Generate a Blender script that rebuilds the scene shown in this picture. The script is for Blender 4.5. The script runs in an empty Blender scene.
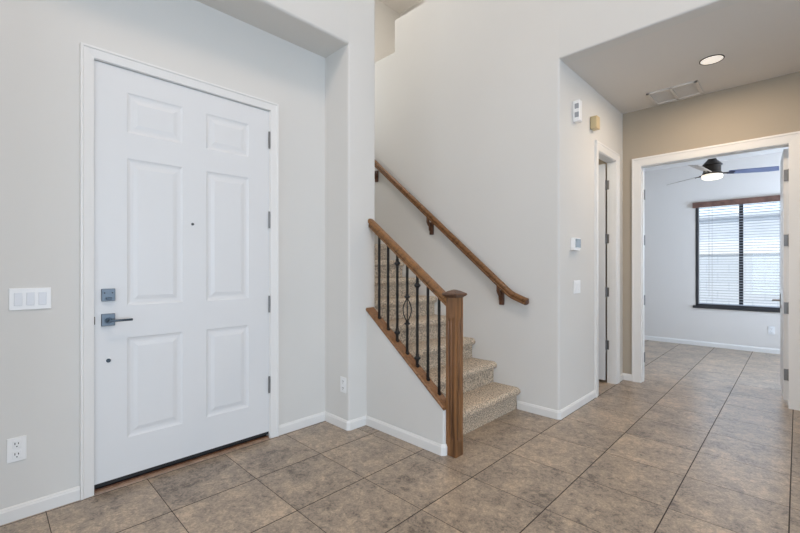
import bpy, bmesh, math, random
from mathutils import Vector, Matrix
random.seed(4)
C = bpy.context.scene.collection
S = bpy.context.scene

# ------------------------------------------------------------------ camera
cam = bpy.data.objects.new('camera', bpy.data.cameras.new('camera'))
C.objects.link(cam)
cam.location = (0, 0, 1.26)
cam.rotation_euler = (math.radians(90), 0, math.radians(44.386 - 90))
cam.data.sensor_width = 36
cam.data.lens = 406.64 * 36 / 800
cam.data.shift_y = 1.43 / 800
cam.data.clip_start = 0.05
S.camera = cam

# ------------------------------------------------------------------ world, lights, exposure
S.view_settings.view_transform = 'Standard'
S.view_settings.look = 'None'
S.view_settings.gamma = 1
S.view_settings.use_curve_mapping = False
S.view_settings.exposure = 0.0

w = bpy.data.worlds.new('sky'); S.world = w; w.use_nodes = True
nt = w.node_tree
bg = nt.nodes['Background']
bg.inputs['Color'].default_value = (0.74, 0.87, 1.0, 1)
bg.inputs['Strength'].default_value = 1.7

def lamp(name, kind, loc, energy, col, rot=(0, 0, 0), **kw):
    l = bpy.data.lights.new(name, kind); l.energy = energy; l.color = col
    for k, v in kw.items(): setattr(l, k, v)
    o = bpy.data.objects.new(name, l); C.objects.link(o)
    o.location = loc; o.rotation_euler = rot
    return o
R = math.radians
# sun high over the house, falling on the neighbour's side of the yard
lamp('sun', 'SUN', (0, 0, 12), 2.2, (1.0, 0.95, 0.88), (R(36), 0, R(-75)), angle=R(1.5))
# daylight entering through the great-room windows behind the camera
lamp('window_daylight_south', 'AREA', (0.2, -4.95, 1.35), 165, (0.60, 0.775, 1.0), (R(90), 0, 0), shape='RECTANGLE', size=5.0, size_y=2.3)
lamp('window_daylight_west', 'AREA', (-4.95, -1.2, 1.35), 56, (0.58, 0.765, 1.0), (R(90), 0, R(-90)), shape='RECTANGLE', size=5.0, size_y=2.3)
# upper (clerestory) windows and warm ceiling lamps of the two-storey foyer
lamp('clerestory_daylight', 'AREA', (-4.95, -1.0, 4.4), 30, (1.0, 0.77, 0.65), (R(90), 0, R(-90)), shape='RECTANGLE', size=5.0, size_y=1.2)
lamp('foyer_ceiling_lamp', 'AREA', (0.3, 0.2, 5.5), 66, (1.0, 0.80, 0.65), (0, 0, 0), shape='DISK', size=1.2)
lamp('stair_ceiling_lamp', 'AREA', (2.8, 3.4, 5.5), 14, (1.0, 0.93, 0.85), (0, 0, 0), shape='DISK', size=0.6)
lamp('stair_fill_light', 'AREA', (2.8, 4.82, 3.5), 12, (0.90, 0.95, 1.0), (R(-90), 0, 0), shape='RECTANGLE', size=0.8, size_y=1.3)  # added unseen fill light for the stairwell; the back wall has no window
lamp('loft_fill_light', 'POINT', (4.2, 3.0, 4.7), 26, (1.0, 0.94, 0.88), shadow_soft_size=.15)  # unseen point light added to brighten the loft ceiling
# hall: recessed lamp; bedroom: side window daylight
lamp('closet_fill_light', 'POINT', (3.9, 2.1, 2.5), 7, (1.0, 0.93, 0.82), shadow_soft_size=.08)  # extra unseen light, put in to brighten the open door leaf
lamp('hall_lamp', 'AREA', (4.25, 0.52, 2.985), 15, (1.0, 0.79, 0.58), (0, 0, 0), shape='DISK', size=0.15)
lamp('bedroom_window_daylight', 'AREA', (8.05, 0.64, 1.45), 7, (0.60, 0.78, 1.0), (R(90), 0, R(90)), shape='RECTANGLE', size=1.1, size_y=1.6)
lamp('bedroom_side_daylight', 'AREA', (6.7, -2.1, 1.5), 225, (0.62, 0.765, 1.0), (R(122), 0, 0), shape='RECTANGLE', size=1.8, size_y=1.5)

# ------------------------------------------------------------------ materials
def mat(name, col, rough=0.5, metal=0.0, bump=None, var=None, emit=None, spec=None):
    m = bpy.data.materials.new(name); m.use_nodes = True
    n = m.node_tree.nodes; l = m.node_tree.links; b = n['Principled BSDF']
    b.inputs['Base Color'].default_value = (*col, 1)
    b.inputs['Roughness'].default_value = rough
    b.inputs['Metallic'].default_value = metal
    if spec is not None: b.inputs['Specular IOR Level'].default_value = spec
    tc = n.new('ShaderNodeTexCoord')
    if var:
        sc, amt = var
        t = n.new('ShaderNodeTexNoise'); t.inputs['Scale'].default_value = sc; t.inputs['Detail'].default_value = 4
        l.new(tc.outputs['Object'], t.inputs['Vector'])
        r = n.new('ShaderNodeValToRGB')
        r.color_ramp.elements[0].position = 0.35; r.color_ramp.elements[1].position = 0.65
        r.color_ramp.elements[0].color = (*[c * (1 - amt) for c in col], 1)
        r.color_ramp.elements[1].color = (*[min(1, c * (1 + amt)) for c in col], 1)
        l.new(t.outputs['Fac'], r.inputs['Fac']); l.new(r.outputs['Color'], b.inputs['Base Color'])
    if bump:
        sc, st = bump
        t = n.new('ShaderNodeTexNoise'); t.inputs['Scale'].default_value = sc
        l.new(tc.outputs['Object'], t.inputs['Vector'])
        bp = n.new('ShaderNodeBump'); bp.inputs['Strength'].default_value = st; bp.inputs['Distance'].default_value = 0.002
        l.new(t.outputs['Fac'], bp.inputs['Height']); l.new(bp.outputs['Normal'], b.inputs['Normal'])
    if emit:
        b.inputs['Emission Color'].default_value = (*emit[0], 1); b.inputs['Emission Strength'].default_value = emit[1]
    return m

M = {}
M['wall'] = mat('wall_paint', (0.71, 0.695, 0.66), 0.75, bump=(260, 0.12), var=(1.2, 0.01), spec=0.25)
M['ceiling'] = mat('ceiling_paint', (0.735, 0.705, 0.665), 0.85, bump=(180, 0.15), spec=0.2)
M['bedwall'] = mat('bedroom_wall_paint', (0.76, 0.73, 0.69), 0.8, bump=(260, 0.1), spec=0.2)
M['tan'] = mat('tan_wall_paint', (0.425, 0.37, 0.295), 0.75, bump=(260, 0.12), spec=0.2)
M['vent'] = mat('vent_enamel', (0.74, 0.71, 0.67), 0.5)
M['trim'] = mat('trim_paint', (0.80, 0.79, 0.765), 0.38)
M['door'] = mat('door_paint', (0.755, 0.76, 0.76), 0.42, bump=(90, 0.05))
M['plate'] = mat('white_plastic', (0.86, 0.86, 0.85), 0.35)
M['rocker_plastic'] = mat('switch_plastic', (0.74, 0.75, 0.77), 0.35)  # slightly greyer plastic, used on the triple switch's rockers
M['beige'] = mat('yellowed_plastic', (0.62, 0.49, 0.28), 0.45)
M['grey'] = mat('grey_plastic', (0.33, 0.34, 0.36), 0.4)
M['screen'] = mat('thermostat_screen', (0.22, 0.27, 0.30), 0.2)
M['dark'] = mat('dark_rubber', (0.012, 0.012, 0.013), 0.6)
M['iron'] = mat('black_iron', (0.014, 0.013, 0.013), 0.42, metal=0.3)
M['nickel'] = mat('satin_nickel', (0.24, 0.235, 0.23), 0.4, metal=0.9)
M['chrome'] = mat('gunmetal_chrome', (0.15, 0.175, 0.20), 0.42, metal=0.8)
M['gunmetal'] = mat('dark_gunmetal', (0.06, 0.075, 0.09), 0.3, metal=0.8)
M['bronze'] = mat('dark_bronze', (0.035, 0.035, 0.038), 0.45, metal=0.2)
M['motor'] = mat('oil_rubbed_bronze', (0.035, 0.028, 0.022), 0.4, metal=0.6)
M['globe'] = mat('lit_glass_bowl', (0.9, 0.88, 0.8), 0.3, emit=((1.0, 0.88, 0.70), .9))
M['lens'] = mat('lit_downlight_lens', (0.9, 0.88, 0.85), 0.4, emit=((1.0, 0.90, 0.78), .55))
M['valance'] = mat('brown_valance_wood', (0.16, 0.085, 0.065), 0.45, var=(14, 0.25))
M['blade'] = mat('fan_blade_painted_reflection', (0.09, 0.11, 0.20), 0.5, var=(9, 0.12))  # dark blade with its blue reflection put into the colour
M['blade_pale'] = mat('fan_blade_pale', (0.42, 0.36, 0.30), 0.3, var=(9, 0.2))  # paler colour, used on the other two blades
M['slat'] = mat('shaded_blind_slat', (0.40, 0.43, 0.48), 0.6)  # white slats coloured grey to stand for their shaded undersides
M['threshold'] = mat('threshold_oak', (0.27, 0.17, 0.11), 0.4, var=(30, 0.2))
M['stucco'] = mat('neighbour_stucco', (0.68, 0.72, 0.78), 0.9, bump=(40, 0.3), var=(3, .05))
M['bright_white'] = mat('white_coping_sunlit_band', (0.85, 0.85, 0.85), 0.7)  # white for the coping and for the painted sunlit strip
M['yard'] = mat('yard_gravel', (0.42, 0.38, 0.33), 0.95, bump=(60, 0.6), var=(25, 0.2))

def wood(name, dark, light, axis='z', angle=0.0, rough=0.38, scale=1.0):
    m = bpy.data.materials.new(name); m.use_nodes = True
    n = m.node_tree.nodes; l = m.node_tree.links; b = n['Principled BSDF']
    tc = n.new('ShaderNodeTexCoord')
    rot = n.new('ShaderNodeMapping'); rot.inputs['Rotation'].default_value = (angle, 0, 0)
    mp = n.new('ShaderNodeMapping')
    s = {'z': (60, 60, 3.0), 'y': (60, 3.0, 60), 'x': (3.0, 60, 60)}[axis]
    mp.inputs['Scale'].default_value = [v * scale for v in s]
    l.new(tc.outputs['Object'], rot.inputs['Vector']); l.new(rot.outputs['Vector'], mp.inputs['Vector'])
    t = n.new('ShaderNodeTexNoise'); t.inputs['Scale'].default_value = 1.0; t.inputs['Detail'].default_value = 5
    t.inputs['Distortion'].default_value = 0.6
    l.new(mp.outputs['Vector'], t.inputs['Vector'])
    t2 = n.new('ShaderNodeTexNoise'); t2.inputs['Scale'].default_value = 3.0; t2.inputs['Detail'].default_value = 3
    l.new(mp.outputs['Vector'], t2.inputs['Vector'])
    mx = n.new('ShaderNodeMath'); mx.operation = 'MULTIPLY_ADD'; mx.inputs[1].default_value = 0.35
    l.new(t2.outputs['Fac'], mx.inputs[0]); 
    sb = n.new('ShaderNodeMath'); sb.operation = 'MULTIPLY'; sb.inputs[1].default_value = 0.72
    l.new(t.outputs['Fac'], sb.inputs[0]); l.new(sb.outputs[0], mx.inputs[2])
    r = n.new('ShaderNodeValToRGB')
    e = r.color_ramp.elements
    e[0].position = 0.36; e[0].color = (*dark, 1); e[1].position = 0.64; e[1].color = (*light, 1)
    md = e.new(0.5); md.color = (*[(a * .35 + c * .65) for a, c in zip(dark, light)], 1)
    l.new(mx.outputs[0], r.inputs['Fac']); l.new(r.outputs['Color'], b.inputs['Base Color'])
    b.inputs['Roughness'].default_value = rough
    bp = n.new('ShaderNodeBump'); bp.inputs['Strength'].default_value = 0.15; bp.inputs['Distance'].default_value = 0.001
    l.new(mx.outputs[0], bp.inputs['Height']); l.new(bp.outputs['Normal'], b.inputs['Normal'])
    return m
SLOPE = math.atan(0.75)
M['newel'] = wood('stained_oak_newel', (0.045, 0.018, 0.007), (0.27, 0.125, 0.046), 'z', scale=.6)
M['cap'] = wood('stained_oak_newel_cap', (0.045, 0.02, 0.010), (0.13, 0.062, 0.032), 'x')
M['rail'] = wood('stained_oak_rail', (0.09, 0.034, 0.009), (0.27, 0.125, 0.040), 'y', SLOPE)
M['shoe'] = wood('stained_oak_base_cap', (0.09, 0.035, 0.011), (0.26, 0.12, 0.045), 'y', SLOPE)
M['wallrail'] = wood('dark_stained_wall_rail', (0.06, 0.023, 0.008), (0.25, 0.115, 0.043), 'y', math.atan(.829), rough=0.25)
M['bracket'] = wood('dark_stained_bracket', (0.028, 0.010, 0.005), (0.14, 0.055, 0.023), 'z', rough=0.3)

def tile_material():
    m = bpy.data.materials.new('travertine_look_floor_tile'); m.use_nodes = True
    n = m.node_tree.nodes; l = m.node_tree.links; b = n['Principled BSDF']
    T = 0.457
    tc = n.new('ShaderNodeTexCoord'); sp = n.new('ShaderNodeSeparateXYZ'); l.new(tc.outputs['Object'], sp.inputs[0])
    def math_(op, a, bb=None, c=None):
        q = n.new('ShaderNodeMath'); q.operation = op
        for i, v in enumerate((a, bb, c)):
            if v is None: continue
            if isinstance(v, (int, float)): q.inputs[i].default_value = v
            else: l.new(v, q.inputs[i])
        return q.outputs[0]
    ids = []; gr = []
    for out, off, wd in ((sp.outputs['X'], 1.136, 0.0018), (sp.outputs['Y'], 0.488, 0.0030)):
        s = math_('ADD', out, -off + 50 * T)
        gr.append(math_('LESS_THAN', math_('PINGPONG', s, T / 2), wd))
        ids.append(math_('FLOOR', math_('DIVIDE', s, T)))
    grout = math_('MAXIMUM', gr[0], gr[1])
    cb = n.new('ShaderNodeCombineXYZ'); l.new(ids[0], cb.inputs[0]); l.new(ids[1], cb.inputs[1])
    wn = n.new('ShaderNodeTexWhiteNoise'); wn.noise_dimensions = '3D'; l.new(cb.outputs[0], wn.inputs['Vector'])
    off = math_('MULTIPLY', wn.outputs['Value'], 40.0)
    def noise(sc, det, rg, dist=0.0):
        t = n.new('ShaderNodeTexNoise'); t.noise_dimensions = '4D'
        t.inputs['Scale'].default_value = sc; t.inputs['Detail'].default_value = det; t.inputs['Roughness'].default_value = rg
        t.inputs['Distortion'].default_value = dist
        l.new(tc.outputs['Object'], t.inputs['Vector']); l.new(off, t.inputs['W']); return t.outputs['Fac']
    big = noise(5.0, 3, .55, .4); mid = noise(26, 6, .75, .8); fine = noise(95, 3, .7, .3)
    v = math_('ADD', math_('ADD', math_('MULTIPLY', big, .24), math_('MULTIPLY', mid, .48)), math_('MULTIPLY', fine, .28))
    v = math_('ADD', v, math_('MULTIPLY', math_('SUBTRACT', wn.outputs['Value'], .5), .035))
    r = n.new('ShaderNodeValToRGB'); e = r.color_ramp.elements
    e[0].position = .40; e[0].color = (0.125, 0.098, 0.076, 1)
    e[1].position = .60; e[1].color = (0.58, 0.445, 0.32, 1)
    k = e.new(.47); k.color = (0.290, 0.236, 0.186, 1)
    k = e.new(.53); k.color = (0.395, 0.312, 0.232, 1)
    l.new(v, r.inputs['Fac'])
    mx = n.new('ShaderNodeMix'); mx.data_type = 'RGBA'
    l.new(grout, mx.inputs['Factor']); l.new(r.outputs['Color'], mx.inputs[6]); mx.inputs[7].default_value = (0.055, 0.042, 0.034, 1)
    l.new(mx.outputs[2], b.inputs['Base Color'])
    ro = math_('ADD', math_('MULTIPLY', mid, .20), .22)
    ro = math_('MAXIMUM', ro, math_('MULTIPLY', grout, .9))
    l.new(ro, b.inputs['Roughness'])
    b.inputs['Specular IOR Level'].default_value = 0.45
    bp = n.new('ShaderNodeBump'); bp.inputs['Strength'].default_value = 0.22; bp.inputs['Distance'].default_value = 0.003
    l.new(math_('SUBTRACT', math_('MULTIPLY', mid, .5), grout), bp.inputs['Height'])
    l.new(bp.outputs['Normal'], b.inputs['Normal'])
    return m
M['tile'] = tile_material()

def carpet_material():
    m = bpy.data.materials.new('speckled_beige_carpet'); m.use_nodes = True
    n = m.node_tree.nodes; l = m.node_tree.links; b = n['Principled BSDF']
    tc = n.new('ShaderNodeTexCoord')
    t = n.new('ShaderNodeTexNoise'); t.inputs['Scale'].default_value = 90; t.inputs['Detail'].default_value = 3; t.inputs['Roughness'].default_value = .75
    l.new(tc.outputs['Object'], t.inputs['Vector'])
    r = n.new('ShaderNodeValToRGB'); e = r.color_ramp.elements
    e[0].position = .41; e[0].color = (0.24, 0.185, 0.145, 1)
    e[1].position = .59; e[1].color = (0.80, 0.655, 0.48, 1)
    k = e.new(.47); k.color = (0.44, 0.355, 0.27, 1)
    k = e.new(.53); k.color = (0.61, 0.49, 0.35, 1)
    l.new(t.outputs['Fac'], r.inputs['Fac']); l.new(r.outputs['Color'], b.inputs['Base Color'])
    b.inputs['Roughness'].default_value = 1.0; b.inputs['Specular IOR Level'].default_value = 0.05
    b.inputs['Sheen Weight'].default_value = 0.2
    t2 = n.new('ShaderNodeTexNoise'); t2.inputs['Scale'].default_value = 190; t2.inputs['Detail'].default_value = 2
    l.new(tc.outputs['Object'], t2.inputs['Vector'])
    bp = n.new('ShaderNodeBump'); bp.inputs['Strength'].default_value = 0.9; bp.inputs['Distance'].default_value = 0.006
    l.new(t2.outputs['Fac'], bp.inputs['Height']); l.new(bp.outputs['Normal'], b.inputs['Normal'])
    return m
M['carpet'] = carpet_material()

def block_material():
    m = bpy.data.materials.new('painted_block_wall'); m.use_nodes = True
    n = m.node_tree.nodes; l = m.node_tree.links; b = n['Principled BSDF']
    tc = n.new('ShaderNodeTexCoord'); mp = n.new('ShaderNodeMapping'); mp.inputs['Rotation'].default_value = (R(90), 0, R(90))
    sp = n.new('ShaderNodeSeparateXYZ'); cb = n.new('ShaderNodeCombineXYZ')
    l.new(tc.outputs['Object'], sp.inputs[0]); l.new(sp.outputs['Y'], cb.inputs[0]); l.new(sp.outputs['Z'], cb.inputs[1])
    br = n.new('ShaderNodeTexBrick'); l.new(cb.outputs[0], br.inputs['Vector'])
    br.inputs['Scale'].default_value = 1.0; br.inputs['Brick Width'].default_value = .4; br.inputs['Row Height'].default_value = .2
    br.inputs['Mortar Size'].default_value = .012
    br.inputs['Color1'].default_value = (0.70, 0.74, 0.80, 1); br.inputs['Color2'].default_value = (0.67, 0.72, 0.78, 1)
    br.inputs['Mortar'].default_value = (0.60, 0.65, 0.72, 1)
    l.new(br.outputs['Color'], b.inputs['Base Color']); b.inputs['Roughness'].default_value = .9
    return m
M['block'] = block_material()

def glass_material():
    m = bpy.data.materials.new('window_glass'); m.use_nodes = True
    n = m.node_tree.nodes; l = m.node_tree.links
    n.remove(n['Principled BSDF'])
    tr = n.new('ShaderNodeBsdfTransparent'); gl = n.new('ShaderNodeBsdfGlossy'); gl.inputs['Roughness'].default_value = .02
    mx = n.new('ShaderNodeMixShader'); mx.inputs[0].default_value = .05
    l.new(tr.outputs[0], mx.inputs[1]); l.new(gl.outputs[0], mx.inputs[2])
    l.new(mx.outputs[0], n['Material Output'].inputs['Surface'])
    return m
M['glass'] = glass_material()

# ------------------------------------------------------------------ mesh helpers
def tag(o, label=None, cat=None, group=None, kind=None):
    if label: o['label'] = label
    if cat: o['category'] = cat
    if group: o['group'] = group
    if kind: o['kind'] = kind
    return o

def wpos(o):
    p = Vector((0, 0, 0))
    while o is not None:
        p += o.location; o = o.parent
    return p

def obj(name, bm, m, parent=None, origin=None, smooth=False):
    """link a bmesh given in world coordinates as one object"""
    bmesh.ops.recalc_face_normals(bm, faces=bm.faces)
    if origin is None: origin = wpos(parent) if parent else Vector((0, 0, 0))
    origin = Vector(origin)
    bmesh.ops.translate(bm, vec=-origin, verts=bm.verts)
    me = bpy.data.meshes.new(name); bm.to_mesh(me); bm.free()
    me.materials.append(m)
    if smooth:
        for p in me.polygons:
            p.use_smooth = smooth != 'arc' or min((me.vertices[me.edges[e].vertices[0]].co - me.vertices[me.edges[e].vertices[1]].co).length for e in [me.loops[i].edge_index for i in p.loop_indices]) < .012
        try: me.set_sharp_from_angle(angle=R(38))
        except Exception: pass
    o = bpy.data.objects.new(name, me); C.objects.link(o)
    o.location = origin
    if parent:
        o.parent = parent; o.location = origin - wpos(parent)
    return o

def thing(name, label, cat, loc=(0, 0, 0), group=None, kind=None):
    o = bpy.data.objects.new(name, None); C.objects.link(o); o.location = loc
    o.empty_display_size = .1
    return tag(o, label, cat, group, kind)

def box(bm, x0, x1, y0, y1, z0, z1, bev=0.0, seg=2):
    r = bmesh.ops.create_cube(bm, size=1.0)
    vs = r['verts']
    for v in vs:
        v.co = Vector(((x0 + x1) / 2 + v.co.x * (x1 - x0), (y0 + y1) / 2 + v.co.y * (y1 - y0), (z0 + z1) / 2 + v.co.z * (z1 - z0)))
    if bev:
        es = list({e for v in vs for e in v.link_edges})
        bmesh.ops.bevel(bm, geom=es, offset=bev, segments=seg, affect='EDGES', profile=.5)
    return bm

def nb(): return bmesh.new()

def prism(bm, pts, z0, z1, f=None):
    """extrude 2-d polygon; f maps (a,b,c) to a point"""
    f = f or (lambda a, b, c: (a, b, c))
    lo = [bm.verts.new(f(a, b, z0)) for a, b in pts]; hi = [bm.verts.new(f(a, b, z1)) for a, b in pts]
    bm.faces.new(lo[::-1]); bm.faces.new(hi)
    k = len(pts)
    for i in range(k): bm.faces.new((lo[i], lo[(i + 1) % k], hi[(i + 1) % k], hi[i]))
    return bm

def rounded(pts, r):
    """polygon points (x, y, round?) -> list with rounded corners"""
    out = []; k = len(pts)
    for i, p in enumerate(pts):
        if len(p) < 3 or not p[2]: out.append((p[0], p[1])); continue
        P = Vector(p[:2]); A = (Vector(pts[i - 1][:2]) - P).normalized(); B = (Vector(pts[(i + 1) % k][:2]) - P).normalized()
        c = P + (A + B) * r
        for j in range(7):
            t = j / 6 * math.pi / 2
            out.append(tuple(c - B * r * math.cos(t) - A * r * math.sin(t)))
    return out

def lathe(bm, prof, c, seg=24, axis='z', squash=1.0):
    rings = []
    for r, h in prof:
        ring = []
        for i in range(seg):
            a = 2 * math.pi * i / seg
            u, v = r * math.cos(a), r * math.sin(a)
            p = {'z': (u, v, h), 'y': (u, h, v), 'x': (h, u, v)}[axis]
            ring.append(bm.verts.new(Vector(p) + Vector(c)))
        rings.append(ring)
    for a, b in zip(rings, rings[1:]):
        for i in range(seg):
            bm.faces.new((a[i], a[(i + 1) % seg], b[(i + 1) % seg], b[i]))
    bm.faces.new(rings[0]); bm.faces.new(rings[-1][::-1])
    return bm

def sweep2d(bm, path, prof, f, closed=False):
    """mitred sweep: path 2-d points, prof [(offset, height)], f maps (px, py, height)"""
    k = len(path); P = [Vector(p) for p in path]
    rings = []
    for i in range(k):
        def nrm(a, b):
            d = (b - a).normalized(); return Vector((d.y, -d.x))
        if i == 0: n = nrm(P[0], P[1])
        elif i == k - 1: n = nrm(P[-2], P[-1])
        else:
            n1, n2 = nrm(P[i - 1], P[i]), nrm(P[i], P[i + 1]); n = (n1 + n2) / (1 + n1.dot(n2))
        rings.append([bm.verts.new(f(*(P[i] + n * o), h)) for o, h in prof])
    m_ = len(prof)
    for a, b in zip(rings, rings[1:]):
        for j in range(m_): bm.faces.new((a[j], a[(j + 1) % m_], b[(j + 1) % m_], b[j]))
    bm.faces.new(rings[0]); bm.faces.new(rings[-1][::-1])
    return bm

def tube(bm, pts, r, seg=10, rx=None):
    """round / elliptic bar along 3-d points"""
    P = [Vector(p) for p in pts]; rings = []
    for i, p in enumerate(P):
        d = (P[min(i + 1, len(P) - 1)] - P[max(i - 1, 0)]).normalized()
        up = Vector((1, 0, 0)) if abs(d.x) < .9 else Vector((0, 0, 1))
        s = d.cross(up).normalized(); t = s.cross(d).normalized()
        rings.append([bm.verts.new(p + s * r * math.cos(2 * math.pi * j / seg) + t * (rx or r) * math.sin(2 * math.pi * j / seg)) for j in range(seg)])
    for a, b in zip(rings, rings[1:]):
        for j in range(seg): bm.faces.new((a[j], a[(j + 1) % seg], b[(j + 1) % seg], b[j]))
    bm.faces.new(rings[0]); bm.faces.new(rings[-1][::-1])
    return bm

def struct(name, bm, m, label=None, smooth=False):
    o = obj(name, bm, m, smooth='arc' if smooth else False); o['kind'] = 'structure'
    if label: o['label'] = label
    return o

# ------------------------------------------------------------------ the shell
XF, YH, XE, YD, YP = 3.34, 1.418, 5.05, 2.80, 2.49
TOP = 5.6
struct('floor', box(nb(), -5.2, 8.25, -5.2, 5.0, -0.12, 0), M['tile'], 'brown stone-look square floor tiles with dark grout')

# wall with the front door, set back in its alcove
bm = nb()
box(bm, -0.10, 0.415, YD, 2.95, 0, 3.0); box(bm, 1.483, 1.975, YD, 2.95, 0, 3.0)
box(bm, 0.415, 1.483, YD, 2.95, 2.43, 3.0)
struct('wall_front', bm, M['wall'], 'grey-beige wall of the front door alcove')
# header above the alcove and wall beside it
def header_prof(y0, y1, z0, z1, r):   # profile in (y,z) with rounded lower edge at y0
    pts = [(y0, z1), (y1, z1), (y1, z0)]
    for j in range(7):
        t = j / 6 * math.pi / 2
        pts.append((y0 + r - r * math.sin(t), z0 + r - r * math.cos(t)))
    return pts
bm = nb()
prism(bm, header_prof(YP, 2.95, 3.0, TOP, .018), -5.1, 1.975, lambda a, b, c: (c, a, b))
struct('wall_front_upper', bm, M['wall'], 'grey-beige upper wall above the front door alcove', smooth=True)
struct('wall_front_left', prism(nb(), rounded([(-5.1, YP), (-0.10, YP, 1), (-0.10, 2.95), (-5.1, 2.95)], .018), 0, 3.0), M['wall'], smooth=True)
# pillar between alcove and stair, running back as the stairwell's side wall
struct('wall_stair_left', prism(prism(nb(), rounded([(1.975, 4.98), (1.975, YP, 1), (2.255, YP, 1), (2.255, 4.98)], .018), 0, 3.0), rounded([(1.975, 4.98), (1.975, YP), (2.255, YP, 1), (2.255, 4.98)], .018), 3.0, TOP), M['wall'], 'narrow grey-beige wall between alcove and staircase', smooth=True)
struct('wall_stair_back', box(nb(), 2.255, 5.08, 4.86, 4.98, 0, TOP), M['wall'])
# long stair wall turning the corner into the hall
bm = nb()
prism(bm, rounded([(XF, 4.86), (XF, YH, 1), (4.24, YH), (4.24, 1.50), (3.46, 1.50), (3.46, 4.86)], .018), 0, 3.0)
box(bm, 3.34, 3.46, YH, 2.9, 3.0, TOP); box(bm, 3.34, 3.46, 2.9, 3.354, 3.0, 4.14); box(bm, 3.34, 3.46, 3.354, 4.86, 3.0, 3.77)
box(bm, 4.79, XE, YH, 1.50, 0, 3.0); box(bm, 4.24, 4.79, YH, 1.50, 2.42, 3.0)
struct('wall_stair_right', bm, M['wall'], 'tall wall along the staircase turning into the hall', smooth=True)
bm = nb()
prism(bm, header_prof(XF, 3.46, 3.0, TOP, .016), -5.1, YH, lambda a, b, c: (a, c, b))
struct('wall_hall_header', bm, M['wall'], 'high wall above the hall opening', smooth=True)
struct('wall_right', box(nb(), XF, 3.46, -5.1, -1.6, 0, 3.0), M['wall'])
# hall
bm = nb()
box(bm, XE, 5.17, 1.238, 3.0, 0, 3.0); box(bm, XE, 5.17, -2.2, 0.05, 0, 3.0); box(bm, XE, 5.17, 0.05, 1.238, 2.38, 3.0)
struct('wall_hall_end', bm, M['tan'], 'beige hall wall around the bedroom doorway')
struct('wall_hall_right', box(nb(), 3.46, XE, -1.72, -1.6, 0, 3.0), M['wall'])
struct('ceiling_hall', box(nb(), 3.46, 5.17, -2.2, 1.54, 3.0, 3.3), M['ceiling'], 'low ceiling of the hall')
# closet behind the hall door
struct('wall_closet_back', box(nb(), 3.46, XE, 2.6, 2.7, 0, 3.0), M['wall'])
struct('floor_loft', box(nb(), 3.46, 5.05, 1.54, 4.86, 3.0, 3.3), M['ceiling'])
# bedroom
XB = 8.12
bm = nb()
box(bm, XB, 8.25, 1.195, 3.0, 0, 3.0); box(bm, XB, 8.25, -2.2, 0.07, 0, 3.0)
box(bm, XB, 8.25, 0.07, 1.195, 0, 0.64); box(bm, XB, 8.25, 0.07, 1.195, 2.32, 3.0)
struct('wall_bedroom_back', bm, M['bedwall'], 'cool grey bedroom wall around the window')
struct('wall_bedroom_left', box(nb(), 5.17, 8.25, 3.0, 3.12, 0, 3.0), M['bedwall'])
struct('wall_bedroom_right', box(nb(), 5.17, 8.25, -2.32, -2.2, 0, 3.0), M['bedwall'])
struct('ceiling_bedroom', box(nb(), 5.17, 8.25, -2.3, 3.1, 2.945, 3.1), M['ceiling'], 'pale bedroom ceiling')
# great room shell behind the camera, with openings for its windows
bm = nb()
box(bm, -5.2, 3.46, -5.2, -5.0, 2.5, TOP); box(bm, -5.2, 3.46, -5.2, -5.0, 0, .2)
box(bm, -5.2, -2.3, -5.2, -5.0, .2, 2.5); box(bm, 2.7, 3.46, -5.2, -5.0, .2, 2.5)
struct('wall_back', bm, M['wall'])
bm = nb()
box(bm, -5.2, -5.0, -5.0, 2.6, 0, .2); box(bm, -5.2, -5.0, -5.0, 2.6, 2.5, 3.8); box(bm, -5.2, -5.0, -5.0, 2.6, 5.0, TOP)
box(bm, -5.2, -5.0, -5.0, -3.7, .2, 5.0); box(bm, -5.2, -5.0, 1.5, 2.6, .2, 5.0)
struct('wall_left', bm, M['wall'])
struct('ceiling', box(nb(), -5.2, 5.2, -5.2, 5.0, TOP, TOP + .15), M['ceiling'])
struct('wall_loft_right', box(nb(), 4.96, 5.08, 1.0, 4.86, 3.3, TOP), M['wall'])
struct('wall_loft_front', box(nb(), 3.46, 5.08, 1.0, 1.1, 3.3, TOP), M['wall'])

# knee wall of the stair
kz = lambda y: 0.292 + 0.774 * (y - 1.687)        # underside of the wooden base cap
bm = nb()
kp = rounded([(2.157, YP), (2.157, 1.700, 1), (2.255, 1.700), (2.255, YP)], .016)
lo = [bm.verts.new((a, b, 0)) for a, b in kp]; hi = [bm.verts.new((a, b, kz(b))) for a, b in kp]
bm.faces.new(lo[::-1]); bm.faces.new(hi)
for i in range(len(kp)): bm.faces.new((lo[i], lo[(i + 1) % len(kp)], hi[(i + 1) % len(kp)], hi[i]))
struct('wall_knee', bm, M['wall'], 'low sloping wall under the stair railing', smooth=True)

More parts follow.
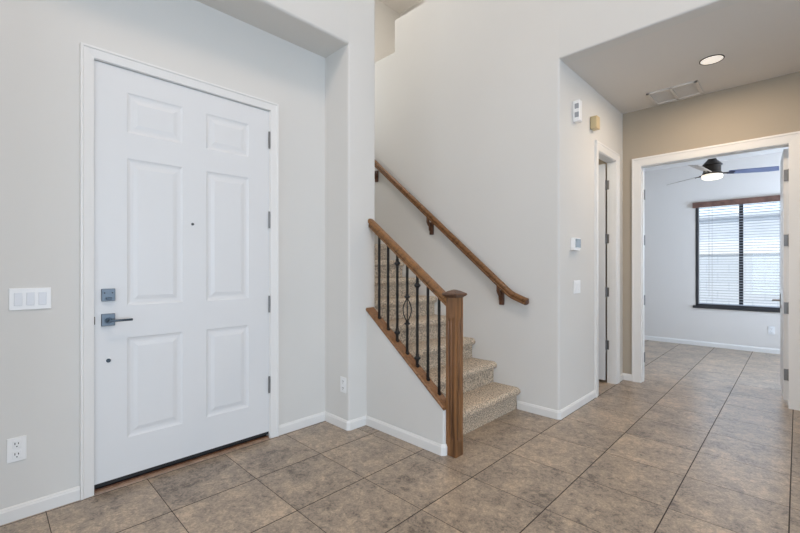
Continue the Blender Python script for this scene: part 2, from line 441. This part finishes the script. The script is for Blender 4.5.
# baseboards
BB = [(0, 0), (0.013, 0), (0.013, 0.056), (0.009, 0.063), (0.009, 0.067), (0.004, 0.073), (0, 0.073)]
def baseboard(name, path, label=None, flip=False):
    prof = [(-o, h) for o, h in BB] if flip else BB
    struct(name, sweep2d(nb(), path, prof, lambda a, b, c: (a, b, c)), M['trim'], label)
baseboard('baseboard_left', [(-.10, YD), (0.363, YD)], 'white baseboard left of the front door')
c = .014
baseboard('baseboard_front', [(1.54, YD), (1.975, YD), (1.975, YP + c), (1.975 + c, YP), (2.153, YP), (2.153, 1.700 + c), (2.153 + c, 1.700), (2.179, 1.700)], 'white baseboard from the door round the pillar to the newel')
baseboard('baseboard_right', [(XF, 1.795), (XF, YH + c), (XF + c, YH), (4.158, YH)], 'white baseboard at the hall corner', )
baseboard('baseboard_hall', [(4.872, YH), (XE, YH), (XE, 1.319)], 'short white baseboard between the two hall doorways')
baseboard('baseboard_hall_right', [(XE, -.02), (XE, -1.6), (3.46, -1.6)])
baseboard('baseboard_bedroom', [(5.17, 3.0), (XB, 3.0), (XB, -2.2), (5.17, -2.2)], 'white baseboard under the bedroom window')

# door casings (profiles: offset outward from the opening, thickness)
CAS = [(0.0, 0), (0.0, .012), (0.012, .014), (0.030, .016), (0.046, .018), (0.050, .022), (0.061, .022), (0.061, 0)]
def casing(name, path, f, wd=0.061, label=None, kids=()):
    prof = [(o * wd / .061, t) for o, t in CAS]
    return struct(name, sweep2d(nb(), path, prof, f), M['trim'], label)
casing('trim_1', [(0.425, 0), (0.425, 2.425), (1.481, 2.425), (1.481, 0)][::-1], lambda a, b, t: (a, YD - t, b), label='white casing around the front door')
casing('trim_2', [(4.24, 0), (4.24, 2.42), (4.79, 2.42), (4.79, 0)][::-1], lambda a, b, t: (a, YH - t, b), .082, 'white casing around the narrow hall door')
casing('trim_3', [(0.06, 0), (0.06, 2.38), (1.231, 2.38), (1.231, 0)][::-1], lambda a, b, t: (XE - t, a, b), .088, 'white casing around the bedroom doorway')
# jambs
bm = nb()
box(bm, 0.413, 0.425, YD - .004, 2.95, 0, 2.43); box(bm, 1.4745, 1.484, YD - .004, 2.95, 0, 2.43); box(bm, 0.413, 1.484, YD - .004, 2.95, 2.4215, 2.432)
struct('trim_4', bm, M['trim'], 'white jamb lining the front door')
bm = nb()
box(bm, 4.24, 4.252, YH - .002, 1.503, 0, 2.42); box(bm, 4.785, 4.792, YH - .002, 1.499, 0, 2.42); box(bm, 4.24, 4.79, YH - .002, 1.503, 2.412, 2.42)
box(bm, 4.779, 4.785, YH + .02, 1.47, 0, 2.412)
struct('trim_5', bm, M['trim'], 'white jamb lining the narrow hall door')
bm = nb()
box(bm, XE - .002, 5.172, 1.231, 1.240, 0, 2.38); box(bm, XE - .002, 5.172, 0.048, 0.060, 0, 2.38); box(bm, XE - .002, 5.172, 0.048, 1.240, 2.372, 2.381)
box(bm, XE + .04, 5.125, 1.224, 1.231, 0, 2.372); box(bm, XE + .04, 5.125, 0.06, 1.224, 2.362, 2.372)
struct('trim_6', bm, M['trim'], 'white jamb lining the bedroom doorway')

# threshold under the front door
t = thing('door_threshold', 'tan wooden threshold strip under the white front door', 'threshold', (0.947, YD, 0))
obj('threshold_strip', prism(nb(), [(YD - .018, 0), (YD - .016, .008), (YD - .002, .013), (YD + .02, .015), (YD + .03, 0)], 0.427, 1.468, lambda a, b, c_: (c_, a, b)), M['threshold'], t)
obj('threshold_lip', box(nb(), 0.427, 1.468, YD + .000, YD + .012, .012, .020, .002), M['bracket'], t)
obj('sill_pan', box(nb(), 0.427, 1.468, YD + .028, 2.95, 0, .028), M['dark'], t)

# ------------------------------------------------------------------ doors
def leaf_mesh(w_, h, th, panels_x, panels_z, both=True):
    """raised-panel slab, local x 0..w, front face y=0 (towards -y), z 0..h"""
    bm = nb()
    xs = sorted({0, w_, *[v for p in panels_x for v in p]}); zs = sorted({0, h, *[v for p in panels_z for v in p]})
    rings = [(0, 0), (.008, .004), (.018, .0065), (.032, .0065), (.056, .0015)]
    def face(side):
        y0, sg = (0, 1) if side == 0 else (th, -1)
        V = {}
        def v(x, y, z):
            k = (round(x, 5), round(y, 5), round(z, 5))
            if k not in V: V[k] = bm.verts.new((x, y, z))
            return V[k]
        for i in range(len(xs) - 1):
            for j in range(len(zs) - 1):
                a, b2, c0, d = xs[i], xs[i + 1], zs[j], zs[j + 1]
                if (a, b2) in panels_x and (c0, d) in panels_z:
                    prev = None
                    for ins, dep in rings:
                        y = y0 + sg * dep
                        q = [v(a + ins, y, c0 + ins), v(b2 - ins, y, c0 + ins), v(b2 - ins, y, d - ins), v(a + ins, y, d - ins)]
                        if prev:
                            for k in range(4): bm.faces.new((prev[k], prev[(k + 1) % 4], q[(k + 1) % 4], q[k]))
                        prev = q
                    bm.faces.new(prev)
                else:
                    bm.faces.new((v(a, y0, c0), v(b2, y0, c0), v(b2, y0, d), v(a, y0, d)))
    face(0); face(1)
    # edges of the slab
    def quad(*p): bm.faces.new([bm.verts.new(q) for q in p])
    quad((0, 0, 0), (0, th, 0), (0, th, h), (0, 0, h)); quad((w_, 0, 0), (w_, th, 0), (w_, th, h), (w_, 0, h))
    quad((0, 0, 0), (w_, 0, 0), (w_, th, 0), (0, th, 0)); quad((0, 0, h), (w_, 0, h), (w_, th, h), (0, th, h))
    bmesh.ops.remove_doubles(bm, verts=bm.verts, dist=.0001)
    return bm

def place(bm, loc, rz):
    bmesh.ops.transform(bm, matrix=Matrix.Translation(loc) @ Matrix.Rotation(rz, 4, 'Z'), verts=bm.verts); return bm

def hinge(parent, z, x, y, wx, wy, h=.10, mtl='nickel'):
    bm = nb(); lathe(bm, [(.0065, -h / 2 - .004), (.0065, h / 2 + .004)], (x, y, z), 10)
    for k in (-.3, -.1, .1, .3): lathe(bm, [(.0072, k * h - .001), (.0072, k * h + .001)], (x, y, z), 10)
    box(bm, min(x, x + wx), max(x, x + wx) + .0001, min(y, y + wy) - .0008, max(y, y + wy) + .0008, z - h / 2, z + h / 2)
    return obj('hinge', bm, M[mtl], parent, origin=(x, y, z), smooth=True)

# front door
X0 = 0.4275
d1 = struct('door_1', place(leaf_mesh(1.046, 2.368, .045, [(.155, .457), (.600, .893)], [(.218, .803), (.991, 1.852), (2.001, 2.235)]), (X0, YD + .002, .050), 0), M['door'], 'white six-panel front door, closed, in the alcove')
d1['category'] = 'door'
for z in (2.205, 1.615, .993, .398):
    hinge(d1, z, 1.4725, YD - .007, -.006, 0, .115)
obj('door_sweep', box(nb(), X0 + .001, X0 + 1.045, YD + .004, YD + .044, .030, .051), M['dark'], d1)
# dead bolt keypad plate
dz = 1.107
db = obj('deadbolt', box(nb(), 0.458, 0.523, YD - .014, YD + .003, dz - .035, dz + .035, .003), M['chrome'], d1)
bm = nb(); box(bm, .477, .504, YD - .030, YD - .012, dz - .027, dz - .014, .002)
obj('thumb_turn', bm, M['gunmetal'], db)
bm = nb()
for dx in (.472, .509): lathe(bm, [(.004, YD - .016), (.004, YD - .012)], (dx, 0, dz + .012), 10, 'y')
obj('keyhole_screw', bm, M['dark'], db)
hz = .966
hd = obj('lever_handle', box(nb(), 0.458, 0.523, YD - .012, YD + .003, hz - .035, hz + .035, .003), M['chrome'], d1)
bm = nb(); lathe(bm, [(.018, YD - .018), (.018, YD - .010)], (.4905, 0, hz - .003), 20, 'y'); lathe(bm, [(.011, YD - .06), (.011, YD - .016)], (.4905, 0, hz - .003), 16, 'y')
box(bm, .480, .598, YD - .066, YD - .053, hz - .009, hz + .004, .003)
obj('lever', bm, M['gunmetal'], hd, smooth=True)
obj('latch_bolt', box(nb(), .4225, .4300, YD - .008, YD + .02, hz - .022, hz + .022, .002), M['dark'], d1)
bm = nb(); lathe(bm, [(.009, YD - .003), (.009, YD + .003)], (.942, 0, 1.543), 18, 'y')
ph = obj('peephole', bm, M['nickel'], d1, smooth=True)
bm = nb(); lathe(bm, [(.005, YD - .0042), (.005, YD - .002)], (.942, 0, 1.543), 14, 'y'); obj('peephole_lens', bm, M['dark'], ph)
bm = nb(); lathe(bm, [(.009, YD - .006), (.011, YD - .004), (.011, YD + .003)], (.4925, 0, .734), 18, 'y'); obj('night_latch', bm, M['gunmetal'], d1, smooth=True)

# narrow hall door, swung open into the closet (hinged on the far jamb)
d2 = struct('door_2', place(leaf_mesh(.535, 2.37, .035, [(.10, .24), (.30, .44)], [(.18, .85), (1.0, 1.82), (2.0, 2.24)]), (4.790, 1.516, .030), R(96)), M['door'], 'white narrow door standing open inside the hall closet')
d2['category'] = 'door'
for z in (2.17, 1.58, .995, .415):
    hinge(d2, z, 4.783, 1.509, 0, -.030, .10)

# bedroom double doors: right leaf open towards the window, left leaf folded back
d3 = struct('door_3', place(leaf_mesh(.575, 2.32, .035, [(.09, .26), (.32, .485)], [(.18, .85), (1.0, 1.78), (1.95, 2.2)]), (5.180, .062, .040), R(3.4)), M['door'], 'white right leaf of the bedroom double door, open at a right angle')
d3['category'] = 'door'
for z in (2.115, 1.515, .89, .275):
    o = hinge(d3, z, 5.172, .059, 0, .034, .105)
bm = nb(); box(bm, 5.655, 5.700, .117, .132, .85, 1.00, .003)
h3 = obj('door_handle', bm, M['nickel'], d3)
bm = nb(); tube(bm, [(5.68, .125, .93), (5.68, .185, .93)], .009); box(bm, 5.600, 5.688, .178, .190, .922, .938, .003)
obj('lever', bm, M['nickel'], h3, smooth=True)
d4 = struct('door_4', place(leaf_mesh(.575, 2.32, .035, [(.09, .26), (.32, .485)], [(.18, .85), (1.0, 1.78), (1.95, 2.2)]), (5.181, 1.232, .030), R(84)), M['door'], 'white left leaf of the bedroom double door, folded back against the wall')
d4['category'] = 'door'
for z in (2.08, 1.57, .90, .26):
    hinge(d4, z, 5.174, 1.229, -.03, 0, .105)

# ------------------------------------------------------------------ staircase
RISE, RUN, Y1 = .192, .238, 1.803
st = thing('staircase', 'straight staircase covered in speckled beige carpet beside the tall wall', 'staircase', (2.8, Y1, 0))
NST = 11
for n_ in range(NST):
    y0 = Y1 + RUN * n_; z0 = RISE * n_; z1 = RISE * (n_ + 1)
    last = n_ == NST - 1
    yb = y0 + RUN if not last else 4.855
    rr = .033; nose = .036
    pts = [(yb, 0 if n_ == 0 else z0 - .10), (y0, 0 if n_ == 0 else z0 - .10), (y0, z1 - 2 * rr - .012), (y0 - .004, z1 - 2 * rr - .004)]
    cy, cz = y0 - nose + rr, z1 - rr
    for j in range(9):
        a = R(-90 - 180 * j / 8)
        pts.append((cy + rr * 1.05 * math.cos(a), cz + rr * math.sin(a)))
    pts += [(y0 + .10, z1 - .002), (yb, z1)]
    bm = nb()
    # subdivided across the width so the pile can be roughened a little
    K = 26; xl = 2.256; xs = [xl + (XF - .001 - xl) * i / K for i in range(K + 1)]
    rings = []
    for x in xs:
        rings.append([bm.verts.new((x, y + (random.uniform(-1, 1) * .0022 if 2 <= q < len(pts) - 1 else 0), z + (random.uniform(-1, 1) * .0018 if 3 <= q < len(pts) - 1 else 0))) for q, (y, z) in enumerate(pts)])
    k = len(pts)
    for a, b in zip(rings, rings[1:]):
        for j in range(k): bm.faces.new((a[j], a[(j + 1) % k], b[(j + 1) % k], b[j]))
    bm.faces.new(rings[0]); bm.faces.new(rings[-1][::-1])
    obj('step', bm, M['carpet'], st, smooth=True)

# ------------------------------------------------------------------ stair railing
rt = thing('stair_railing', 'brown wooden stair railing with newel post and black iron balusters', 'railing', (2.221, 1.659, 0))
nx0, nx1, ny0, ny1 = 2.180, 2.262, 1.618, 1.700
def newel_section(g):
    """square with two shallow flutes per face when g > 0"""
    pts = []
    cx, cy, h = (nx0 + nx1) / 2, (ny0 + ny1) / 2, (nx1 - nx0) / 2
    base = [(-h, 0), (-.55 * h, 0), (-.42 * h, g), (-.18 * h, g), (-.06 * h, 0), (.06 * h, 0), (.18 * h, g), (.42 * h, g), (.55 * h, 0)]
    for k in range(4):
        a = k * math.pi / 2
        for s, d in base:
            x, y = s, -(h - d)
            pts.append((cx + x * math.cos(a) - y * math.sin(a), cy + x * math.sin(a) + y * math.cos(a)))
    return pts
bm = nb()
levels = [(0, 0), (.10, 0), (.125, .008), (.90, .008), (.93, 0), (1.078, 0)]
rings = [[bm.verts.new((x, y, z)) for x, y in newel_section(g)] for z, g in levels]
for a, b in zip(rings, rings[1:]):
    for j in range(len(a)): bm.faces.new((a[j], a[(j + 1) % len(a)], b[(j + 1) % len(a)], b[j]))
bm.faces.new(rings[0][::-1]); bm.faces.new(rings[-1])
nw = obj('newel_post', bm, M['newel'], rt)
bm = nb()
cx, cy = 2.221, 1.659
sec = [(.041, 1.060), (.046, 1.066), (.056, 1.074), (.0605, 1.079), (.0605, 1.087), (.056, 1.091), (.028, 1.106), (.006, 1.114)]
rings = [[bm.verts.new((cx + sx * h, cy + sy * h, z)) for sx, sy in ((-1, -1), (1, -1), (1, 1), (-1, 1))] for h, z in sec]
for a, b in zip(rings, rings[1:]):
    for j in range(4): bm.faces.new((a[j], a[(j + 1) % 4], b[(j + 1) % 4], b[j]))
bm.faces.new(rings[0][::-1]); bm.faces.new(rings[-1])
obj('newel_cap', bm, M['cap'], nw)

# sloping top rail
rzt = lambda y: 1.0645 + .7484 * (y - 1.690)      # top line
prof = [(-.024, -.070), (.024, -.070), (.026, -.052), (.020, -.044), (.031, -.036), (.033, -.018), (.024, -.004), (.010, 0), (-.010, 0), (-.024, -.004), (-.033, -.018), (-.031, -.036), (-.020, -.044), (-.026, -.052)]
bm = nb(); rings = []
for y in (1.698, 2.489): rings.append([bm.verts.new((2.203 + a, y, rzt(y) + b)) for a, b in prof])
k = len(prof)
for j in range(k): bm.faces.new((rings[0][j], rings[0][(j + 1) % k], rings[1][(j + 1) % k], rings[1][j]))
bm.faces.new(rings[0]); bm.faces.new(rings[1][::-1])
obj('handrail', bm, M['rail'], rt, smooth=True)
# wooden base cap on the knee wall
bm = nb(); rings = []
pr2 = [(2.153, 0), (2.237, 0), (2.242, .008), (2.240, .019), (2.235, .025), (2.156, .025), (2.150, .019), (2.148, .008)]
for y in (1.699, 2.489): rings.append([bm.verts.new((a, y, kz(y) + .001 + b)) for a, b in pr2])
k = len(pr2)
for j in range(k): bm.faces.new((rings[0][j], rings[0][(j + 1) % k], rings[1][(j + 1) % k], rings[1][j]))
bm.faces.new(rings[0]); bm.faces.new(rings[1][::-1])
obj('base_cap', bm, M['shoe'], rt, smooth=True)

def knuckle(parent, y, z, s=1.0):
    bm = nb()
    lathe(bm, [(.0075, z - .038 * s), (.012, z - .030 * s), (.010, z - .022 * s), (.017, z - .012 * s), (.0235, z - .005 * s), (.0235, z + .004 * s), (.015, z + .010 * s), (.0115, z + .020 * s), (.014, z + .027 * s), (.0075, z + .036 * s)], (2.203, y, 0), 4 if False else 14)
    return obj('knuckle', bm, M['iron'], parent, smooth=True)
for i, y in enumerate((2.388, 2.286, 2.185, 2.081, 1.980, 1.879, 1.777)):
    zb, zt = kz(y) + .024, rzt(y) - .066
    bm = nb()
    q = .0072
    if i == 3:
        sec4 = [(zb, q), (.862, q), (.872, q * .45), (1.020, q * .45), (1.030, q), (zt, q)]
        rg = [[bm.verts.new((2.203 + sx * h, y + sy * h, z_)) for sx, sy in ((-1, -1), (1, -1), (1, 1), (-1, 1))] for z_, h in sec4]
        for a_, b_ in zip(rg, rg[1:]):
            for j in range(4): bm.faces.new((a_[j], a_[(j + 1) % 4], b_[(j + 1) % 4], b_[j]))
        bm.faces.new(rg[0][::-1]); bm.faces.new(rg[-1])
    else: box(bm, 2.203 - q, 2.203 + q, y - q, y + q, zb, zt)
    b = obj('baluster', bm, M['iron'], rt)
    bm = nb(); box(bm, 2.203 - .012, 2.203 + .012, y - .012, y + .012, zb - .006, zb + .010, .002)
    obj('baluster_foot', bm, M['iron'], b)
    if i == 2: knuckle(b, y, 1.296); knuckle(b, y, .768)
    if i == 4: knuckle(b, y, 1.134); knuckle(b, y, .605)
    if i == 3:
        knuckle(b, y, 1.046, .62); knuckle(b, y, .846, .62)
        bm = nb()
        for k in range(4):
            a0 = k * math.pi / 2 - math.pi / 4
            pts = []
            for j in range(15):
                t_ = j / 14; a = a0
                rr = .004 + .027 * math.sin(math.pi * t_)
                pts.append((2.203 + rr * math.cos(a), y + rr * math.sin(a), .862 + .168 * t_))
            tube(bm, pts, .0042, 8)
        obj('basket', bm, M['iron'], b, smooth=True)

# wall handrail
wr = thing('wall_handrail', 'dark-stained wooden handrail on brackets along the tall stair wall', 'handrail', (3.27, 1.9, 1.1))
XR = 3.272
line = [(XR, 4.35, 2.500 + .829 * .748), (XR, 3.602, 2.500), (XR, 2.7, 1.7535), (XR, 1.86, 1.056), (XR, 1.825, 1.030), (XR, 1.795, 1.014), (XR, 1.70, .978), (XR, 1.670, .968)]
prf = [(-.018, -.030), (.018, -.030), (.0215, -.018), (.017, -.010), (.026, .002), (.026, .014), (.018, .026), (.006, .031), (-.006, .031), (-.018, .026), (-.026, .014), (-.026, .002), (-.017, -.010), (-.0215, -.018)]
bm = nb(); rings = []
P = [Vector(p) for p in line]
for i, p in enumerate(P):
    d = (P[min(i + 1, len(P) - 1)] - P[max(i - 1, 0)]).normalized()
    n_ = Vector((0, d.z, -d.y)); n_ = n_ if n_.z > 0 else -n_
    rings.append([bm.verts.new(p + Vector((a, 0, 0)) + n_ * b) for a, b in prf])
k = len(prf)
for a, b in zip(rings, rings[1:]):
    for j in range(k): bm.faces.new((a[j], a[(j + 1) % k], b[(j + 1) % k], b[j]))
bm.faces.new(rings[0]); bm.faces.new(rings[-1][::-1])
obj('rail', bm, M['wallrail'], wr, smooth=True)
bm = nb(); lathe(bm, [(.018, 1.660), (.024, 1.666), (.024, 1.675)], (XR, 0, .968), 16, 'y')
obj('end_cap', bm, M['bracket'], wr, smooth=True)
for yb, zb in ((3.655, 2.371), (2.787, 1.680), (1.949, .988)):
    bm = nb()
    box(bm, XF - .022, XF - .0005, yb - .024, yb + .024, zb - .068, zb + .068, .006)   # plate on the wall
    zr = 1.079 + .829 * (yb - 1.881) - .030                                             # underside of rail
    # curved arm rising from the plate to the rail
    arm = [(XF - .018, zb - .030), (XF - .034, zb - .012), (XF - .038, zb + .020), (XF - .060, zb + .046), (XR - .004, zb + .066), (XR - .004, zr + .006)]
    sweep2d(bm, arm, [(-.011, -.012), (.011, -.012), (.011, .012), (-.011, .012)], lambda a, b, c_: (a, yb + c_, b))
    br_ = obj('bracket', bm, M['bracket'], wr, origin=(XF - .02, yb, zb))

# ------------------------------------------------------------------ things on the walls
def plate_box(x0, x1, y0, y1, z0, z1, b=.0025): return box(nb(), x0, x1, y0, y1, z0, z1, b)
# triple switch left of the front door
t = thing('light_switch', 'white triple rocker switch plate left of the front door', 'switch', (.164, YD, 1.103), group=None)
obj('plate', plate_box(.084, .244, YD - .007, YD, 1.048, 1.158), M['plate'], t)
for x in (.118, .164, .210):
    r_ = obj('rocker', box(nb(), x - .0155, x + .0155, YD - .011, YD - .006, 1.070, 1.136, .002), M['rocker_plastic'], t)
# outlet left of the door
def duplex(name, label, c0, axis, s=1.0, blank=False):
    """outlet plate: axis 'y' faces -y, axis 'x' faces -x"""
    t = thing(name, label, 'outlet', c0)
    X, Y, Z = c0
    def bx(u0, u1, d0, d1, z0, z1, b=0):
        return box(nb(), X + u0, X + u1, Y - d1, Y - d0, Z + z0, Z + z1, b) if axis == 'y' else box(nb(), X - d1, X - d0, Y + u0, Y + u1, Z + z0, Z + z1, b)
    obj('plate', bx(-.036, .036, 0, .006, -.060, .060, .002), M['plate'], t)
    for zz in (-.026, .026):
        s_ = obj('socket', bx(-.017, .017, .005, .0085, zz - .018, zz + .018, .0015), M['plate'], t)
        for u, h in ((-.007, .0055), (.006, .0045)):
            obj('slot', bx(u - .0016, u + .0016, .008, .0092, zz + .004 - h, zz + .004 + h), M['dark'], s_)
        obj('ground_hole', bx(-.0025, .0025, .008, .0092, zz - .013, zz - .008), M['dark'], s_)
    return t
duplex('wall_outlet', 'white duplex outlet low on the wall left of the front door', (.113, YD, .352), 'y')
duplex('wall_outlet', 'white duplex outlet low on the narrow wall right of the alcove', (1.975, 2.553, .342), 'x')
duplex('wall_outlet', 'small white outlet low on the bedroom wall under the window', (XB, .280, .338), 'x')

# hall wall devices
t = thing('motion_sensor', 'white upright alarm box with two grey grilles high on the hall wall', 'alarm box', (3.66, YH, 2.64))
obj('housing', plate_box(3.628, 3.690, YH - .058, YH, 2.547, 2.732, .006), M['plate'], t)
for z in (2.604, 2.680): obj('grille', box(nb(), 3.6255, 3.629, YH - .050, YH - .016, z - .022, z + .022, .001), M['grey'], t)
t = thing('door_chime', 'yellowed beige chime box high on the hall wall beside the alarm box', 'chime', (4.08, YH, 2.643))
obj('housing', plate_box(4.040, 4.125, YH - .063, YH, 2.585, 2.702, .004), M['beige'], t)
obj('cover', plate_box(4.034, 4.042, YH - .058, YH - .006, 2.592, 2.695, .002), M['beige'], t)
t = thing('thermostat', 'small white thermostat with a grey screen on the hall wall', 'thermostat', (3.66, YH, 1.48))
obj('housing', plate_box(3.585, 3.725, YH - .034, YH, 1.428, 1.524, .004), M['plate'], t)
obj('screen', box(nb(), 3.597, 3.713, YH - .037, YH - .033, 1.440, 1.516, .001), M['screen'], t)
obj('flap', box(nb(), 3.560, 3.690, YH - .040, YH - .004, 1.414, 1.427, .002), M['plate'], t)
t = thing('light_switch', 'white double switch plate on the hall wall below the thermostat', 'switch', (3.71, YH, 1.09))
obj('plate', plate_box(3.640, 3.785, YH - .007, YH, 1.033, 1.148), M['plate'], t)
for x in (3.685, 3.740): obj('rocker', box(nb(), x - .0155, x + .0155, YH - .011, YH - .006, 1.058, 1.124, .002), M['plate'], t)

# hall ceiling: recessed lamp and return-air grille
t = thing('recessed_light', 'round lit recessed downlight in the hall ceiling', 'ceiling light', (4.25, .515, 3.0))
bm = nb(); ring = []
prof = [(.078, 3.0), (.085, 3.0), (.0855, 2.996), (.083, 2.994), (.078, 2.995)]
seg = 40
rings = [[bm.verts.new((4.25 + r_ * math.cos(2 * math.pi * i / seg), .515 + r_ * math.sin(2 * math.pi * i / seg), z)) for i in range(seg)] for r_, z in prof]
for a, b in zip(rings, rings[1:] + rings[:1]):
    for i in range(seg): bm.faces.new((a[i], a[(i + 1) % seg], b[(i + 1) % seg], b[i]))
obj('trim_ring', bm, M['bronze'], t, smooth=True)
bm = nb(); lathe(bm, [(.078, 2.9995), (.078, 2.997), (.05, 2.994), (.02, 2.993)], (4.25, .515, 0), 36); obj('lens', bm, M['lens'], t, smooth=True)
t = thing('ceiling_vent', 'white double louvred air grille in the hall ceiling', 'vent', (4.79, .88, 3.0))
bm = nb(); x0, x1, y0, y1 = 4.62, 4.99, .665, 1.085
for q in ((x0, x1, y0, y0 + .028), (x0, x1, y1 - .028, y1), (x0, x0 + .028, y0, y1), (x1 - .028, x1, y0, y1), (x0, x1, .868, .892)):
    box(bm, *q, 2.988, 3.0, .002)
obj('frame', bm, M['vent'], t)
obj('backing_plate', box(nb(), x0 + .02, x1 - .02, y0 + .02, y1 - .02, 2.9978, 2.9998), M['vent'], t)  # backing plate added so the louvre gaps stay pale instead of dark
for ya, yb in ((y0 + .03, .866), (.894, y1 - .03)):
    bm = nb()
    for k in range(13):
        x = x0 + .04 + k * .024
        prism(bm, [(x, 2.9965), (x + .018, 2.9985), (x + .018, 2.9975), (x, 2.9945)], ya, yb, lambda a, b, c_: (a, c_, b))
    obj('louvres', bm, M['vent'], t)

# ------------------------------------------------------------------ bedroom: window, blind, fan
wy0, wy1, wz0, wz1 = .07, 1.195, .64, 2.32
wn = thing('window_1', 'bedroom window in a dark bronze frame', 'window', (XB, .633, wz0), kind='structure')
bm = nb()
fr = .034
for q in ((wy0, wy0 + fr, wz0, wz1), (wy1 - fr, wy1, wz0, wz1), (wy0, wy1, wz0, wz0 + fr), (wy0, wy1, wz1 - fr, wz1)):
    box(bm, XB - .004, XB + .10, q[0], q[1], q[2], q[3])
obj('window_frame', bm, M['bronze'], wn)
obj('mullion', box(nb(), XB + .075, XB + .10, .605, .655, wz0, wz1), M['bronze'], wn)
obj('window_sill', box(nb(), XB - .028, XB + .03, wy0 - .02, wy1 + .035, wz0 - .030, wz0 + .012, .004), M['bronze'], wn)
obj('glass_pane', box(nb(), XB + .105, XB + .110, wy0, wy1, wz0, wz1), M['glass'], wn)
bl = thing('window_blind', 'white horizontal slat blind with brown valance, slats open, in the bedroom window', 'blind', (XB + .035, .633, 2.3))
obj('valance', box(nb(), XB - .045, XB + .0, wy0 - .03, 1.232, 2.235, 2.322, .005), M['valance'], bl)
bm = nb(); z = 2.225; k = 0
while z > .70:
    # slightly crowned slat, open and tipped a touch
    x0 = XB + .010; x1 = XB + .060
    pts = [(x0, z - .001), ((x0 + x1) / 2, z + .001), (x1, z - .001), (x1, z + .0045), ((x0 + x1) / 2, z + .0065), (x0, z + .0045)]
    prism(bm, pts, wy0 + fr + .004, wy1 - fr - .004, lambda a, b, c_: (a, c_, b))
    z -= .0415; k += 1
obj('slats', bm, M['slat'], bl)
obj('bottom_rail', box(nb(), XB + .010, XB + .060, wy0 + fr + .004, wy1 - fr - .004, wz0 + fr + .004, wz0 + fr + .020, .003), M['slat'], bl)
for y in (.19, .98): obj('ladder_cord', box(nb(), XB + .006, XB + .009, y - .002, y + .002, .68, 2.23), M['grey'], bl)
obj('pull_cord', tube(nb(), [(XB + .004, 1.02, 2.22), (XB + .004, 1.02, .80)], .0025, 6), M['grey'], bl)

FX, FY = 6.6, .797
fan = thing('ceiling_fan', 'dark bronze three-blade ceiling fan with a lit bowl in the bedroom', 'ceiling fan', (FX, FY, 2.945))
bm = nb(); lathe(bm, [(.065, 2.944), (.062, 2.915), (.03, 2.885), (.013, 2.88), (.013, 2.72), (.028, 2.70)], (FX, FY, 0), 20); obj('downrod', bm, M['motor'], fan, smooth=True)
bm = nb(); lathe(bm, [(.035, 2.755), (.045, 2.735), (.045, 2.675), (.055, 2.655), (.075, 2.635), (.105, 2.600), (.110, 2.592), (.095, 2.585), (.095, 2.500), (.105, 2.492), (.105, 2.478), (.09, 2.470)], (FX, FY, 0), 28); obj('motor_housing', bm, M['motor'], fan, smooth=True)
bm = nb(); lathe(bm, [(.09, 2.472), (.110, 2.464), (.114, 2.448), (.110, 2.426), (.09, 2.414), (.04, 2.407), (.004, 2.406)], (FX, FY, 0), 32); obj('light_bowl', bm, M['globe'], fan, smooth=True)
lampo = lamp('ceiling_fan_glow', 'POINT', (FX, FY, 2.36), 1.2, (1.0, .85, .65), shadow_soft_size=.1)
for ang in (52, 172, 292):
    a = R(ang); d = Vector((math.cos(a), math.sin(a), 0)); s = Vector((-d.y, d.x, 0))
    tilt = Matrix.Rotation(R(-14), 4, d)
    cs = Vector((FX, FY, 2.487))
    bm = nb()
    outl = [(.17, .045), (.28, .052), (.60, .064), (.70, .052)] ; outl = outl + [(.655, -.066), (.28, -.055), (.17, -.045)]
    lo = [bm.verts.new(cs + d * r_ + tilt @ (s * q) - Vector((0, 0, .003))) for r_, q in outl]
    hi = [bm.verts.new(v.co + Vector((0, 0, .006))) for v in lo]
    bm.faces.new(lo[::-1]); bm.faces.new(hi)
    for j in range(len(lo)): bm.faces.new((lo[j], lo[(j + 1) % len(lo)], hi[(j + 1) % len(lo)], hi[j]))
    b_ = obj('blade', bm, M['blade'] if ang == 292 else M['blade_pale'], fan)
    if ang == 292: b_['label'] = 'blade with a blue-grey reflection painted in'
    bm = nb()
    for sg in (-.018, .018):
        tube(bm, [cs + d * .09 + s * sg * .8 - Vector((0, 0, .004)), cs + d * .15 + s * sg * 1.3 - Vector((0, 0, .006)), cs + d * .235 + tilt @ (s * sg * 1.2) - Vector((0, 0, .007))], .006, 8)
    obj('blade_arm', bm, M['motor'], b_, smooth=True)

# ------------------------------------------------------------------ outside the bedroom window
struct('ground', box(nb(), 8.25, 40, -20, 30, -.15, -.05), M['yard'])
t = thing('garden_wall', 'pale block garden wall seen through the bedroom blind', 'wall', (11.6, 2.5, -.05))
obj('blocks', box(nb(), 11.6, 11.8, -6, 12, -.05, 1.56), M['block'], t)
obj('coping', box(nb(), 11.57, 11.83, -6, 12, 1.56, 1.61), M['bright_white'], t)
t = thing('neighbouring_house', 'pale house beyond the garden wall seen through the blind', 'house', (15.2, 2.2, -.05))
obj('wall', box(nb(), 15.2, 22, -6, 12, -.05, 2.72), M['stucco'], t)
obj('eave', box(nb(), 15.1, 22.5, -6.6, 12.6, 2.72, 2.84), M['stucco'], t)
obj('sunlit_band', box(nb(), 15.12, 15.2, -6, 12, 1.55, 2.02), M['bright_white'], t)  # white strip standing in for the sunlit gap above the garden wall
